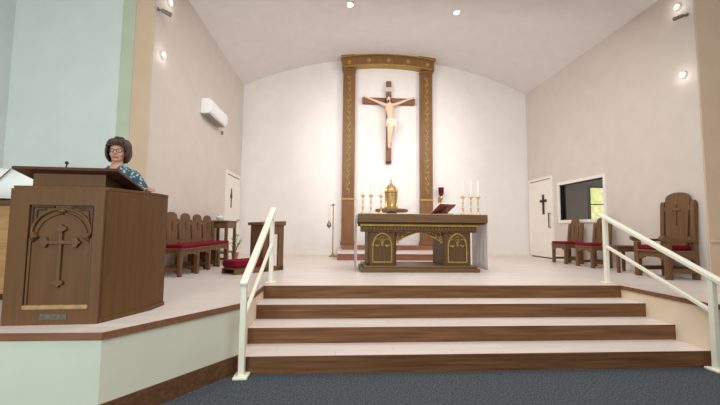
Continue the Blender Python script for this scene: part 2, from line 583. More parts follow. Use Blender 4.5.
# ---- window into the side room
wf = MB()
th, pr = .07, .03
wf.box(XR - pr, XR + .15, WY0 - th, WY0, WZ0 - th, WZ1 + th).box(XR - pr, XR + .15, WY1, WY1 + th, WZ0 - th, WZ1 + th)
wf.box(XR - pr, XR + .15, WY0, WY1, WZ0 - th, WZ0).box(XR - pr, XR + .15, WY0, WY1, WZ1, WZ1 + th)
win = struct(wf.build('window_1', M_TRIMW))
MB().box(XR + .06, XR + .066, WY0, WY1, WZ0, WZ1).build('window_pane', M_GLASS, win)
r = MB()
RX1, RY0, RY1, RZ1 = 8.9, 6.6, 10.48, 3.3
r.box(RX1, RX1 + .1, RY0, RY1 + .1, 0, RZ1).box(XR + .15, RX1, RY0 - .1, RY0, 0, RZ1)
r.box(XR + .15, RX1, RY1, RY1 + .1, 0, RZ1)
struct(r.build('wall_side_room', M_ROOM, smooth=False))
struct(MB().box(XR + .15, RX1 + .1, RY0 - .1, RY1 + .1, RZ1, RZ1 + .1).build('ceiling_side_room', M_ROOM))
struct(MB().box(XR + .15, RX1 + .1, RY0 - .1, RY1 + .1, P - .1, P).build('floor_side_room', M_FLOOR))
sg = MB()
sg.box(7.66, 8.66, RY1 - .03, RY1 - .02, 1.55, 2.72)
w2 = struct(sg.build('window_2', M_STAIN))
g = MB()
g.box(7.60, 7.66, RY1 - .06, RY1, 1.5, 2.78).box(8.66, 8.72, RY1 - .06, RY1, 1.5, 2.78).box(7.66, 8.66, RY1 - .06, RY1, 1.5, 1.55).box(7.66, 8.66, RY1 - .06, RY1, 2.72, 2.78)
g.box(7.66, 8.66, RY1 - .05, RY1 - .03, 2.2, 2.235).box(8.14, 8.18, RY1 - .05, RY1 - .03, 1.55, 2.72)
g.build('window_frame', M_BLACK, w2)

# ------------------------------------------------------------------ reredos
rd = thing('reredos', 'tall carved brown and gold frame around the crucifix on the back wall', 'altarpiece', (1.445, YB - .004, P))
# local: x about centre, y 0 = wall, negative towards nave, z above chancel floor
for s_ in (-1, 1):
    cx = s_ * 1.15
    col = MB().box(cx - .18, cx + .18, -.17, 0, .30, 5.46).build('pillar', M_RERE, rd, bevel=.008)
    MB().box(cx - .205, cx + .205, -.20, 0, .29, .40).build('plinth', M_RERE, col, bevel=.012)
    MB().box(cx - .19, cx + .19, -.19, 0, 1.58, 1.63).build('moulding', M_DGOLD, col, bevel=.01)
    MB().box(cx - .105, cx + .105, -.176, -.17, 1.72, 5.36).build('inset_panel', M_RERED, col)
    fr = MB()
    for x0, x1, z0, z1 in ((-.125, -.105, 1.70, 5.38), (.105, .125, 1.70, 5.38), (-.105, .105, 1.70, 1.72), (-.105, .105, 5.36, 5.38)):
        fr.box(cx + x0, cx + x1, -.185, -.17, z0, z1)
    fr.build('panel_border', M_RERE, col)
    vine = MB()
    n = 14
    pts = [(cx + .035 * math.sin(k * PI / 4), -.182, 1.78 + 3.5 * k / (n * 8)) for k in range(n * 8 + 1)]
    vine.tube(pts, .009, 6)
    for k in range(20):
        z = 1.78 + 3.5 * (k + .5) / 20
        sd = 1 if k % 2 == 0 else -1
        vine.tube([(cx + sd * .03, -.18, z - .03), (cx - sd * .035, -.19, z + .01), (cx - sd * .06, -.182, z + .06)], [.006, .018, .003], 6)
        vine.ball((cx + sd * .05, -.182, z + .03), .016, .012, .016, 8, 5)
    vine.build('carved_vine', M_DGOLD, col)
    MB().box(cx - .195, cx + .195, -.19, 0, 5.30 + .10, 5.46 + .02).build('capital', M_RERE, col, bevel=.01)


def lint(x, base, rise=.13, half=1.37):
    return base + rise * (1 - (x / half) ** 2)


lx = [-1.365 + 2.73 * i / 30 for i in range(31)]
ent = MB().band([(x, lint(x, 5.735)) for x in lx], [(x, lint(x, 5.46)) for x in lx], -.26, 0, 'y').build('entablature', M_RERE, rd)
lx2 = [-1.40 + 2.80 * i / 30 for i in range(31)]
MB().band([(x, lint(x, 5.775)) for x in lx2], [(x, lint(x, 5.745)) for x in lx2], -.31, 0, 'y').build('cornice', M_DGOLD, ent, bevel=0)
MB().band([(x, lint(x, 5.80)) for x in lx2], [(x, lint(x, 5.776)) for x in lx2], -.33, 0, 'y').build('cornice_cap', M_RERE, ent)
MB().band([(x, lint(x, 5.475)) for x in lx2[1:-1]], [(x, lint(x, 5.455)) for x in lx2[1:-1]], -.28, 0, 'y').build('moulding', M_DGOLD, ent)
for k in range(5):
    x = -1.16 + .58 * k
    z = lint(x, 5.60)
    ro = MB().ball((x, -.265, z), .028, .02, .028, 10, 6)
    for a in range(6):
        ro.ball((x + .045 * math.cos(a * PI / 3), -.262, z + .045 * math.sin(a * PI / 3)), .022, .012, .022, 8, 5)
    ro.build('rosette', M_DGOLD, ent)
# predella: a low wooden platform under the reredos
pr_ = thing('predella', 'low reddish wooden platform with pale tread under the tall carved frame', 'platform', (1.445, YB - .006, P))
pd = MB().box(-1.43, 1.43, -1.78, 0, 0, .15).build('lower_step', M_STEPRED, pr_)
MB().box(-1.44, 1.44, -1.80, 0, .15, .165).build('tread', M_FLOOR, pd)
MB().box(-1.30, 1.30, -.30, 0, .166, .29).build('upper_step', M_STEPRED, rd)

# ------------------------------------------------------------------ crucifix
cz = 5.20
cr_ = thing('crucifix', 'large wooden crucifix with pale figure hanging on the back wall inside the carved frame', 'crucifix', (1.475, YB - .004, cz))
xb = MB().box(-.075, .075, -.12, -.04, -1.86, .62)
xb.build('cross_upright', M_CROSS, cr_, bevel=.012)
MB().box(-.79, .79, -.125, -.045, -.09, .10).build('cross_beam', M_CROSS, cr_, bevel=.012)
MB().box(-.082, .082, -.128, -.03, -1.86, -1.80).build('cross_foot', M_DARK, cr_, bevel=.01)
MB().box(-.03, .03, -.04, 0, -.4, .2).build('wall_bracket', M_DARK, cr_)
MB().box(-.10, .10, -.14, -.12, .29, .42).build('title_plaque', M_CLOTH, cr_, bevel=.01)
b = MB()
Y0 = -.20


def ering(cx, cy, z, rx, ry, n=14):
    return [(cx + rx * math.cos(2 * PI * i / n), cy + ry * math.sin(2 * PI * i / n), z) for i in range(n)]


b.loft([ering(.03, Y0, -.62, .09, .07), ering(.04, Y0 - .01, -.54, .115, .08), ering(.03, Y0 - .01, -.42, .088, .065), ering(.015, Y0 - .02, -.30, .11, .08), ering(0, Y0 - .02, -.19, .13, .085), ering(0, Y0 - .01, -.09, .13, .07), ering(0, Y0 - .02, -.03, .07, .05), ering(-.005, Y0 - .03, .02, .04, .04)])
b.ball((-.03, Y0 - .07, .075), .06, .07, .085, 14, 10)
b.ball((-.036, Y0 - .145, .065), .012, .016, .02, 8, 6)
b.ball((-.04, Y0 - .10, .005), .035, .045, .035, 10, 6)
for s_ in (-1, 1):
    b.tube([(s_ * .10, Y0, -.08), (s_ * .17, Y0 + .01, -.06), (s_ * .40, Y0 + .04, .045), (s_ * .62, Y0 + .055, .135), (s_ * .68, Y0 + .055, .155)], [.05, .052, .036, .026, .024], 10)
    b.ball((s_ * .715, Y0 + .055, .165), .04, .018, .026, 10, 6)
    for q in range(4):
        a = .30 + .14 * q - .2
        b.tube([(s_ * .735, Y0 + .05, .155 + .01 * q), (s_ * .77, Y0 + .03, .165 + .013 * q), (s_ * .775, Y0 + .0, .16 + .012 * q)], [.009, .008, .006], 6)
    b.tube([(s_ * .71, Y0 + .045, .185), (s_ * .735, Y0 + .025, .21), (s_ * .75, Y0 + .01, .215)], [.01, .009, .007], 6)
kn = [(.055, -.06, -.90), (-.015, -.075, -.885)]
for i, s_ in enumerate((1, -1)):
    kx, ky, kz = kn[i]
    fx = .02 if s_ > 0 else -.012
    b.tube([(s_ * .055 + .03, Y0, -.56), (kx + .01, Y0 + ky * .6, -.74), (kx, Y0 + ky, kz), (fx + .01, Y0 + .0, -1.08), (fx, Y0 + .035, -1.24), (fx, Y0 + .03 - .02 * i, -1.27)], [.075, .066, .05, .047, .03, .028], 10)
    b.tube([(fx, Y0 + .03 - .025 * i, -1.25), (fx, Y0 - .01 - .03 * i, -1.33), (fx, Y0 - .03 - .03 * i, -1.38)], [.03, .03, .016], 8)
b.xf(Matrix.Translation((0, 0, -.065)))
corp = b.build('crucified_figure', M_CORPUS, cr_)
voxel(corp, .011, 3)
lo = MB()
lo.loft([ering(.035, Y0 - .005, -.72, .135, .10), ering(.035, Y0 - .005, -.66, .13, .10), ering(.04, Y0 - .01, -.56, .135, .10), ering(.035, Y0 - .01, -.50, .115, .09)])
lo.tube([(.15, Y0 - .06, -.54), (.18, Y0 - .07, -.62), (.19, Y0 - .05, -.74), (.175, Y0 - .04, -.90)], [.04, .038, .034, .012], 8)
lo.xf(Matrix.Translation((0, 0, -.065)))
lo = voxel(lo.build('loincloth', M_LOIN, cr_), .012, 3)
ha = MB()
ha.loft([ering(-.03, Y0 - .055, .09, .068, .066), ering(-.03, Y0 - .055, .13, .064, .066), ering(-.03, Y0 - .06, .165, .035, .04)])
ha.tube([(.03, Y0 - .04, .11), (.045, Y0 - .05, .04), (.04, Y0 - .05, -.04)], [.02, .025, .01], 8)
ha.tube([(-.09, Y0 - .04, .11), (-.1, Y0 - .05, .04), (-.085, Y0 - .05, -.04)], [.02, .025, .01], 8)
ha.tube([(-.04, Y0 - .12, .02), (-.045, Y0 - .13, -.02), (-.045, Y0 - .11, -.05)], [.028, .024, .008], 8)
ha.xf(Matrix.Translation((0, 0, -.065)))
ha.build('hair_and_beard', M_HAIR, cr_)

# ------------------------------------------------------------------ tabernacle and its stand
ts = thing('tabernacle_stand', 'slim wooden pedestal with broad round top carrying the gold tabernacle', 'stand', (1.45, 9.62, P + .165))
MB().lathe([(.0, 1.04), (.40, 1.04), (.44, 1.06), (.44, 1.11), (.42, 1.125), (0, 1.125)], n=32).build('round_top', M_ALTAR, ts)
MB().lathe([(0, 0), (.15, 0), (.15, .06), (.10, .1), (.09, .9), (.13, 1.0), (.15, 1.04), (0, 1.04)], n=20).build('column', M_ALTAR, ts)
tb = thing('tabernacle', 'gold domed tabernacle with small turret, behind the altar beneath the crucifix', 'tabernacle', (1.44, 9.62, P + .165 + 1.125))
MB().lathe([(0, 0), (.185, 0), (.185, .04), (.155, .055), (.15, .43), (.17, .45), (.17, .47), (0, .47)], n=12).build('drum', M_BRONZE, tb, smooth=False)
MB().box(-.07, .07, -.165, -.14, .07, .40).build('tabernacle_door', M_BRASS, tb, bevel=.01)
for a in range(6):
    x, y = .165 * math.cos(a * PI / 3 + PI / 6), .165 * math.sin(a * PI / 3 + PI / 6)
    MB().lathe([(0, 0.0), (.026, .0), (.026, .05), (.018, .07), (.018, .40), (.028, .43), (.028, .48), (.012, .53), (0, .56)], (x, y, .03), 8).build('colonnette', M_BRASS, tb)
MB().lathe([(0, .47), (.155, .47), (.15, .53), (.125, .59), (.08, .645), (.045, .665), (.035, .70), (.03, .72), (0, .72)], n=16).build('dome', M_BRONZE, tb)
MB().lathe([(0, .70), (.012, .70), (.012, .75), (.024, .775), (.012, .80), (0, .81)], n=8).build('finial', M_BRASS, tb)

# ------------------------------------------------------------------ altar
al = thing('altar', 'brown and gold wooden altar table with two carved gothic-arched pedestals', 'altar', (1.47, 6.25, P))
MB().box(-1.10, 1.20, 0, .92, .875, 1.02).build('table_top', M_ALTAR, al, bevel=.008)
MB().box(-1.07, 1.08, .05, .87, .80, .85).build('gilt_cornice', M_DGOLD, al, bevel=.018)
MB().box(-1.09, 1.17, .03, .89, .85, .875).build('dark_rail', M_DARK, al)  # dark wood rail between cornice and table top
fz = MB().box(-1.02, 1.02, .08, .84, .70, .80).build('frieze', M_ALTARD, al)
dn = MB()
for k in range(34):
    x = -1.0 + 2.0 * k / 33
    dn.box(x - .017, x + .017, .06, .08, .735, .79)
dn.build('dentil_row', M_ALTAR, fz)
MB().box(-1.05, 1.06, .02, .90, 0, .07).build('base', M_ALTAR, al, bevel=.012)
MB().box(-1.01, 1.02, .05, .87, .07, .115).build('base_moulding', M_ALTAR, al, bevel=.015)


def gothic(cx, z0, z1, hw, n=10):
    """open polyline of a pointed arch: up the left side, over the point, down the right"""
    sp = z1 - hw * 1.25
    R = (hw * hw + (z1 - sp) ** 2) / (2 * hw)
    amax = math.degrees(math.asin((z1 - sp) / R))
    right = arc(cx + hw - R, sp, R, 0, amax, n)
    left = [(2 * cx - x, z) for x, z in right]
    return [(cx - hw, z0)] + left + right[::-1][1:] + [(cx + hw, z0)]


for s_ in (-1, 1):
    cx = s_ * .675
    pe = MB().prism([(cx - .255, .14), (cx - .215, .10), (cx + .215, .10), (cx + .255, .14), (cx + .255, .82), (cx - .255, .82)], .115, .70, 'z').build('pedestal', M_ALTARD, al, bevel=.006)
    ar = gothic(cx, .17, .68, .165)
    MB().tube([(x, .095, z) for x, z in ar], .0095, 8).build('gilt_arch', M_GOLD, pe)
    MB().box(cx - .165, cx + .165, .092, .1, .165, .185).build('gilt_sill', M_GOLD, pe)
    tr = MB()
    for s2 in (-1, 1):
        tr.tube([(x, .094, z) for x, z in [(cx + s2 * (.0825 + u[0]), u[1]) for u in gothic(0, .46, .585, .07)]], .007, 6)
        tr.tube([(cx + s2 * .13, .094, .47), (cx + s2 * .09, .09, .455), (cx + s2 * .05, .094, .475)], [.01, .022, .01], 6)
    tr.torus((cx, .094, .60), .03, .006, 'y', 16, 6)
    tr.tube([(cx, .094, .45), (cx, .09, .52), (cx, .094, .57)], [.006, .014, .004], 6)
    tr.build('gilt_tracery', M_GOLD, pe)
    MB().band([(x, z) for x, z in gothic(cx, .17, .715, .195)], [(x, z) for x, z in gothic(cx, .17, .685, .172)], .094, .102, 'y').build('arch_moulding', M_ALTAR, pe)
# carved arch spanning the gap between the pedestals
xs_ = [-.43 + .86 * i / 24 for i in range(25)]


def under(x):
    return .51 + .195 * (1 - (abs(x) / .43) ** 1.45)


sp = MB().band([(x, .712) for x in xs_], [(x, under(x) + .0) for x in xs_], .16, .20, 'y').build('spandrel_arch', M_ALTARD, al)
g = MB()
g.tube([(x, .155, under(x)) for x in xs_], .012, 8)
for s_ in (-1, 1):
    for k, (x, z, r_) in enumerate(((.35, .655, .045), (.26, .68, .026), (.395, .595, .026), (.305, .625, .018), (.20, .695, .014))):
        g.torus((s_ * x, .155, z), r_, .007, 'y', 16, 6)
        g.ball((s_ * x, .155, z), .010, .01, .010, 8, 5)
    g.tube([(s_ * .42, .155, .56), (s_ * .40, .15, .52), (s_ * .37, .155, .50)], [.012, .02, .004], 6)
    g.tube([(s_ * .10, .155, .70), (s_ * .16, .15, .69), (s_ * .2, .155, .705)], [.004, .014, .004], 6)
g.build('gilt_filigree', M_GOLD, sp)

# cloth over the altar top, hanging at both ends
ac = MB()
TX0, TX1, TY0, TY1, TZ = 1.47 - 1.10, 1.47 + 1.20, 6.33, 7.11, P + 1.02
nx = 16


def drop(xe, sgn):
    rows = []
    for k in range(9):
        z = TZ + .006 - (TZ + .006 - P - .03) * k / 8
        row = []
        for i in range(nx + 1):
            y = TY0 + (TY1 - TY0) * i / nx
            wob = .014 * math.sin(i * 1.7) * min(1, k / 3)
            row.append((xe + sgn * ((.012 + .008 + wob * .6) - .016 * (k == 0)), y, z))
        rows.append(row)
    return rows


rows = drop(TX0, -1)[::-1] + drop(TX1, 1)
ac.loft(rows, cap=False, closed=False)
o = ac.build('altar_cloth', M_CLOTH)
sd = o.modifiers.new('thickness', 'SOLIDIFY')
sd.thickness = .004
sd.offset = 1
tag(o, 'white linen cloth laid over the altar and hanging down at both ends', 'tablecloth')

# candlesticks
ALT = P + 1.031


def make_candlestick(loc, label):
    t = thing('candlestick', label, 'candlestick', loc, 0, 'brass candlesticks on the altar')
    MB().lathe([(0, 0), (.055, 0), (.055, .012), (.035, .028), (.014, .05), (.012, .10), (.026, .125), (.012, .15), (.011, .22), (.024, .24), (.011, .262), (.012, .30), (.05, .335), (.046, .345), (.018, .34), (.018, .365), (0, .365)], n=14).build('stem', M_CANDL, t)
    MB().lathe([(0, .352), (.013, .352), (.012, .64), (.004, .655), (0, .656)], n=12).build('candle', M_WAX, t)
    return t


cs0 = make_candlestick((.465, 6.6, ALT), 'brass candlestick nearest the left end of the altar')
for x, lab in ((.615, 'brass candlestick second from the left end of the altar'), (.80, 'brass candlestick on the altar closest to the tabernacle'),
               (2.345, 'brass candlestick on the altar closest to the missal stand'), (2.50, 'brass candlestick second from the right end of the altar'),
               (2.655, 'brass candlestick nearest the right end of the altar')):
    dup(cs0, (x - .02 * (x > 2.6), 6.6, ALT), 0, lab)

# missal stand and missal
ms = thing('missal_stand', 'low wooden book stand on the altar under the red missal', 'book stand', (1.97, 6.60, ALT), math.radians(28))
MB().box(-.15, .15, -.12, .10, 0, .018).build('base', M_CROSS, ms, bevel=.004)
MB().prism([(-.10, .018), (.10, .018), (-.10, .135)], -.02, .02, 'x').build('prop', M_CROSS, ms)
pl = Matrix.Translation((0, 0, .09)) @ Matrix.Rotation(math.radians(-32), 4, 'X')
MB().box(-.18, .18, -.15, .15, -.008, .008).xf(pl).build('sloping_board', M_BOOK, ms, bevel=.004)
MB().box(-.18, .18, .15, .165, -.008, .035).xf(pl).build('ledge', M_CROSS, ms, bevel=.003)
mi = thing('missal', 'open red leather missal lying on the stand on the altar', 'book', (1.97, 6.60, ALT), math.radians(28))
MB().box(-.20, .20, -.165, .148, .0085, .0165).xf(pl).build('cover', M_BOOK, mi, bevel=.003)
pg = MB()
sec = [(-.185, .017), (-.185, .03), (-.10, .048), (-.02, .042), (0, .028), (.02, .042), (.10, .048), (.185, .03), (.185, .017)]
pg.prism(sec, -.15, .14, 'y').xf(pl)
pg.build('pages', M_PAPER, mi)

# ------------------------------------------------------------------ sanctuary lamp
sl = thing('sanctuary_lamp', 'red glass sanctuary lamp on a brass bracket on the back wall right of the frame', 'lamp', (3.02, YB, 2.30))
MB().lathe([(0, .09), (.035, .09), (.075, .16), (.085, .34), (.08, .345), (.07, .17), (0, .12)], (0, -.16, 0), 16).build('red_glass', M_RGLASS, sl)
MB().lathe([(0, -.10), (.012, -.09), (.02, -.05), (.045, 0), (.05, .05), (.035, .09), (0, .09)], (0, -.16, 0), 14).build('cup', M_BRASS, sl)
MB().tube([(0, 0, -.02), (0, -.08, -.05), (0, -.15, -.02)], .012, 8).build('bracket', M_BRASS, sl)
MB().box(-.05, .05, -.014, 0, -.09, .06).build('wall_plate', M_BRASS, sl, bevel=.005)

# ------------------------------------------------------------------ thurible and its stand
st = thing('thurible_stand', 'thin brass floor stand left of the reredos with the hanging thurible', 'stand', (-.115, 9.75, P))
MB().lathe([(0, 0), (.105, 0), (.105, .02), (.05, .05), (.025, .10), (0, .10)], n=18).build('base', M_BRONZE, st)
MB().lathe([(0, .08), (.017, .08), (.014, 1.35), (.014, 1.40), (0, 1.40)], n=10).build('pole', M_BRONZE, st)
MB().lathe([(0, 1.38), (.04, 1.38), (.05, 1.40), (.02, 1.42), (0, 1.425)], n=10).build('cap', M_BRONZE, st)
MB().tube([(.0, 0, 1.37), (-.06, -.01, 1.36), (-.10, -.01, 1.38), (-.11, -.01, 1.40)], .007, 6).build('hook', M_BRONZE, st)
tu = thing('thurible', 'small metal incense thurible hanging from chains on the thin brass floor stand', 'censer', (-.222, 9.74, P + .78))
MB().lathe([(0, -.02), (.03, -.02), (.02, 0), (.055, .03), (.065, .07), (.06, .08), (0, .08)], n=14).build('bowl', M_STEEL, tu)
MB().lathe([(.0, .08), (.062, .08), (.055, .11), (.025, .15), (.02, .17), (0, .19)], n=14).build('lid', M_STEEL, tu)
chn = MB()
for a in range(3):
    x, y = .055 * math.cos(a * 2.1), .055 * math.sin(a * 2.1)
    chn.tube([(x, y, .08), (x * .5, y * .5, .3), (0.0, 0, .58), (.06, 0, .60)], .003, 5)
chn.build('chain', M_BRASS, tu)


# ------------------------------------------------------------------ chairs
def make_chair(label, group):
    """side chair; local +y is the back, front faces -y"""
    t = thing('side_chair', label, 'chair', (0, 0, 0), 0, group)
    for sx in (-1, 1):
        MB().box(sx * .215 - .03, sx * .215 + .03, -.215, -.155, 0, .40).build('leg', M_CHAIR, t, bevel=.006)
        pg_ = [(.155, 0), (.215, 0), (.22, .45), (.25, .86), (.24, .89), (.21, .87), (.165, .45)]
        MB().prism(pg_, sx * .205 - .035, sx * .205 + .035, 'x').build('rear_post', M_CHAIR, t, bevel=.006)
        MB().box(sx * .215 - .018, sx * .215 + .018, -.155, .16, .08, .13).build('side_stretcher', M_CHAIR, t, bevel=.004)
        ap = [(-.155, .40), (-.155, .31), (-.06, .345), (.06, .345), (.16, .31), (.16, .40)]
        MB().prism(ap, sx * .215 - .015, sx * .215 + .015, 'x').build('side_apron', M_CHAIR, t)
    fa = [(-.185, .40), (-.185, .29), (-.10, .335), (.10, .335), (.185, .29), (.185, .40)]
    MB().prism(fa, -.21, -.18, 'y').build('front_apron', M_CHAIR, t)
    MB().box(-.20, .20, .165, .195, .10, .15).build('rear_stretcher', M_CHAIR, t, bevel=.004)
    MB().box(-.25, .25, -.225, .17, .40, .43).build('seat', M_CHAIR, t, bevel=.006)
    cu = MB().box(-.24, .24, -.225, .165, .43, .485).build('cushion', M_RED, t, bevel=.022)
    # arched back panel
    top = [(-.118, .44), (-.126, .88)] + [(.126 * -math.cos(math.radians(a)), .93 + .07 * math.sin(math.radians(a))) for a in range(0, 181, 20)] + [(.126, .88), (.118, .44)]
    sh = Matrix(((1, 0, 0, 0), (0, 1, .07, .138), (0, 0, 1, 0), (0, 0, 0, 1)))
    bp = MB().prism(top, .0, .028, 'y').xf(sh).build('back_panel', M_CHAIR, t, bevel=.006)
    MB().box(-.19, .19, .004, .024, .50, .55).xf(sh).build('back_rail', M_CHAIR, t)
    MB().box(-.19, .19, .004, .024, .80, .85).xf(sh).build('back_rail', M_CHAIR, t)
    c_ = MB().box(-.010, .010, -.008, 0, .70, .86).box(-.04, .04, -.008, 0, .80, .82).xf(sh)
    c_.build('carved_cross', M_LECTD, bp)
    return t


G1, G2 = 'red-seated chairs along the left chancel wall', 'red-seated chairs under the side window'
ch0 = make_chair('red-cushioned wooden chair by left wall, nearest to the lectern', G1)
ch0.location = (-2.48, 5.92, P)
ch0.rotation_euler = (0, 0, PI / 2 - .22)
ch0.scale = (1, .84, 1)
for k, lab in ((1, 'second red-cushioned wooden chair along the left wall, counted from the lectern'),
               (2, 'third red-cushioned wooden chair along the left wall, counted from the lectern'),
               (3, 'red-cushioned wooden chair by left wall, next to the credence table')):
    dup(ch0, (-2.48, 5.92 + .53 * k, P), PI / 2 - .22, lab).scale = (1, .84, 1)
ca = dup(ch0, (5.37, 8.15, P), -PI / 2, 'red-cushioned wooden side chair against right wall, nearer to the white door')
cb = dup(ch0, (5.36, 7.28, P), -PI / 2, 'red-cushioned wooden side chair against right wall, next to the small side table')
ca.scale = cb.scale = (1.06, 1, 1.04)
ca['group'] = G2
cb['group'] = G2

# presider's armchair
th_ = thing('presider_armchair', 'large high-backed wooden armchair with red cushion and carved cross at right wall', 'armchair', (5.42, 5.67, P), -PI / 2)
for sx in (-1, 1):
    MB().box(sx * .285 - .04, sx * .285 + .04, -.27, -.19, 0, .58).build('leg', M_CHAIR, th_, bevel=.008)
    pg_ = [(.20, 0), (.28, 0), (.27, .5), (.31, 1.18), (.30, 1.24), (.265, 1.27), (.235, 1.24), (.20, .5)]
    MB().prism(pg_, sx * .268 - .036, sx * .268 + .036, 'x').build('rear_post', M_CHAIR, th_, bevel=.008)
    MB().box(sx * .29 - .02, sx * .29 + .02, -.19, .21, .10, .17).build('side_stretcher', M_CHAIR, th_, bevel=.005)
    MB().prism([(-.19, .42), (-.19, .29), (-.05, .35), (.08, .35), (.21, .29), (.21, .42)], sx * .29 - .02, sx * .29 + .02, 'x').build('side_apron', M_CHAIR, th_)
    am = [(-.34, .615), (-.35, .65), (-.33, .68), (-.25, .67), (-.1, .63), (.23, .63), (.23, .585), (-.15, .585), (-.28, .585)]
    MB().prism(am, sx * .285 - .04, sx * .285 + .04, 'x').build('armrest', M_CHAIR, th_, bevel=.008)
    ct = Matrix.Translation((sx * .30, -.315, .60))
MB().prism([(-.26, .42), (-.26, .27), (-.12, .34), (.12, .34), (.26, .27), (.26, .42)], -.25, -.21, 'y').build('front_apron', M_CHAIR, th_)
MB().box(-.26, .26, .22, .26, .12, .18).build('rear_stretcher', M_CHAIR, th_, bevel=.005)
MB().box(-.31, .31, -.28, .24, .42, .455).build('seat', M_CHAIR, th_, bevel=.008)
MB().box(-.255, .255, -.27, .215, .455, .53).build('cushion', M_RED, th_, bevel=.03)
sh = Matrix(((1, 0, 0, 0), (0, 1, .07, .155), (0, 0, 1, 0), (0, 0, 0, 1)))
top = [(-.18, .47), (-.215, 1.25)] + [(.215 * -math.cos(math.radians(a)), 1.31 + .10 * math.sin(math.radians(a))) for a in range(0, 181, 15)] + [(.215, 1.25), (.18, .47)]
bp = MB().prism(top, .0, .04, 'y').xf(sh).build('back_panel', M_CHAIR, th_, bevel=.008)
MB().box(-.25, .25, .006, .034, .60, .68).xf(sh).build('back_rail', M_CHAIR, th_)
MB().box(-.25, .25, .006, .034, 1.10, 1.18).xf(sh).build('back_rail', M_CHAIR, th_)
cc = MB().box(-.012, .012, -.014, 0, .86, 1.16).xf(sh)
for dx, dz in ((0, 1.19), (-.055, 1.12), (.055, 1.12)):
    cc2 = MB().ball((dx, -.006, dz), .026, .012, .026, 10, 6).xf(sh)
    cc.add(cc2.v, cc2.f)
c3 = MB().box(-.05, .05, -.014, 0, 1.108, 1.132).ball((0, -.006, 1.12), .04, .014, .04, 12, 6).xf(sh)
cc.add(c3.v, c3.f)
cc.build('carved_cross', M_CHAIR, bp)

# small side table beside the armchair
sdt = thing('side_table', 'small low wooden side table between the armchair and the chairs', 'table', (5.30, 6.47, P), -PI / 2)
MB().box(-.20, .20, -.22, .22, .46, .49).build('table_top', M_CHAIR, sdt, bevel=.006)
for sx in (-1, 1):
    for sy in (-1, 1):
        MB().box(sx * .165 - .022, sx * .165 + .022, sy * .185 - .022, sy * .185 + .022, 0, .46).build('leg', M_CHAIR, sdt, bevel=.004)
    MB().box(sx * .165 - .012, sx * .165 + .012, -.165, .165, .38, .46).build('apron', M_CHAIR, sdt)
MB().box(-.145, .145, -.197, -.175, .38, .46).build('apron', M_CHAIR, sdt)
MB().box(-.145, .145, .175, .197, .38, .46).build('apron', M_CHAIR, sdt)

# credence table against the left wall
ct = thing('credence_table', 'plain wooden credence table at the end of the left row of chairs', 'table', (-2.545, 8.17, P), PI / 2)
MB().box(-.36, .36, -.23, .23, .87, .905).build('table_top', M_CHAIR, ct, bevel=.006)
for sx in (-1, 1):
    for sy in (-1, 1):
        MB().box(sx * .31 - .03, sx * .31 + .03, sy * .185 - .03, sy * .185 + .03, 0, .87).build('leg', M_CHAIR, ct, bevel=.005)
    MB().box(sx * .31 - .014, sx * .31 + .014, -.155, .155, .74, .87).build('apron', M_CHAIR, ct)
MB().box(-.28, .28, -.205, -.18, .74, .87).build('apron', M_CHAIR, ct)
MB().box(-.28, .28, .18, .205, .74, .87).build('apron', M_CHAIR, ct)
MB().box(-.31, .31, -.17, .17, .20, .23).build('shelf', M_CHAIR, ct, bevel=.004)
bx = thing('covered_dish', 'small covered white dish on the credence table by the left wall', 'dish', (-2.56, 8.05, P + .905))
bx.scale = (.8, .8, .75)
MB().lathe([(0, 0), (.06, 0), (.10, .05), (.11, .09), (.105, .09), (.095, .055), (0, .02)], n=20).build('bowl', M_PLAST, bx)
MB().lathe([(0, .091), (.112, .091), (.112, .105), (.07, .125), (.02, .135), (.02, .16), (0, .165)], n=20).build('lid', M_PLAST, bx)

# plant on the floor at the far end of the credence table
pp = thing('potted_plant', 'leafy green potted plant on the floor beyond the credence table', 'plant', (-2.42, 8.80, P))
pp.scale = (.8, .8, .85)
MB().lathe([(0, 0), (.07, 0), (.10, .17), (.11, .17), (.11, .20), (.09, .20), (.085, .17), (0, .16)], n=18).build('pot', M_TERRA, pp)
stm = MB()
lf = MB()
for k in range(15):
    a = k * 2.4
    hgt = .38 + .28 * random.random()
    rr = .06 + .10 * random.random()
    tip = Vector((rr * math.cos(a), rr * math.sin(a), hgt))
    stm.tube([(0, 0, .16), (rr * .3 * math.cos(a), rr * .3 * math.sin(a), hgt * .6), tip], .006, 5)
    out = tip + Vector((.10 * math.cos(a), .10 * math.sin(a), .05))
    sdv = Vector((-math.sin(a), math.cos(a), 0)) * .035
    mid = (tip + out) / 2 + Vector((0, 0, .03))
    lf.loft([[tip + Vector((0, 0, .002)), tip - Vector((0, 0, .002))], [mid + sdv, mid - sdv], [out, out - Vector((0, 0, .003))]], cap=False, closed=False)
stm.build('stems', M_LEAF, pp)
lo_ = lf.build('leaves', M_LEAF, pp)
lo_.modifiers.new('thickness', 'SOLIDIFY').thickness = .003

# ------------------------------------------------------------------ prie-dieu (kneeler)
pk = thing('prie_dieu', 'wooden kneeling desk with red padded kneeler behind the left handrail', 'kneeler', (-1.40, 6.43, P), math.radians(-40))
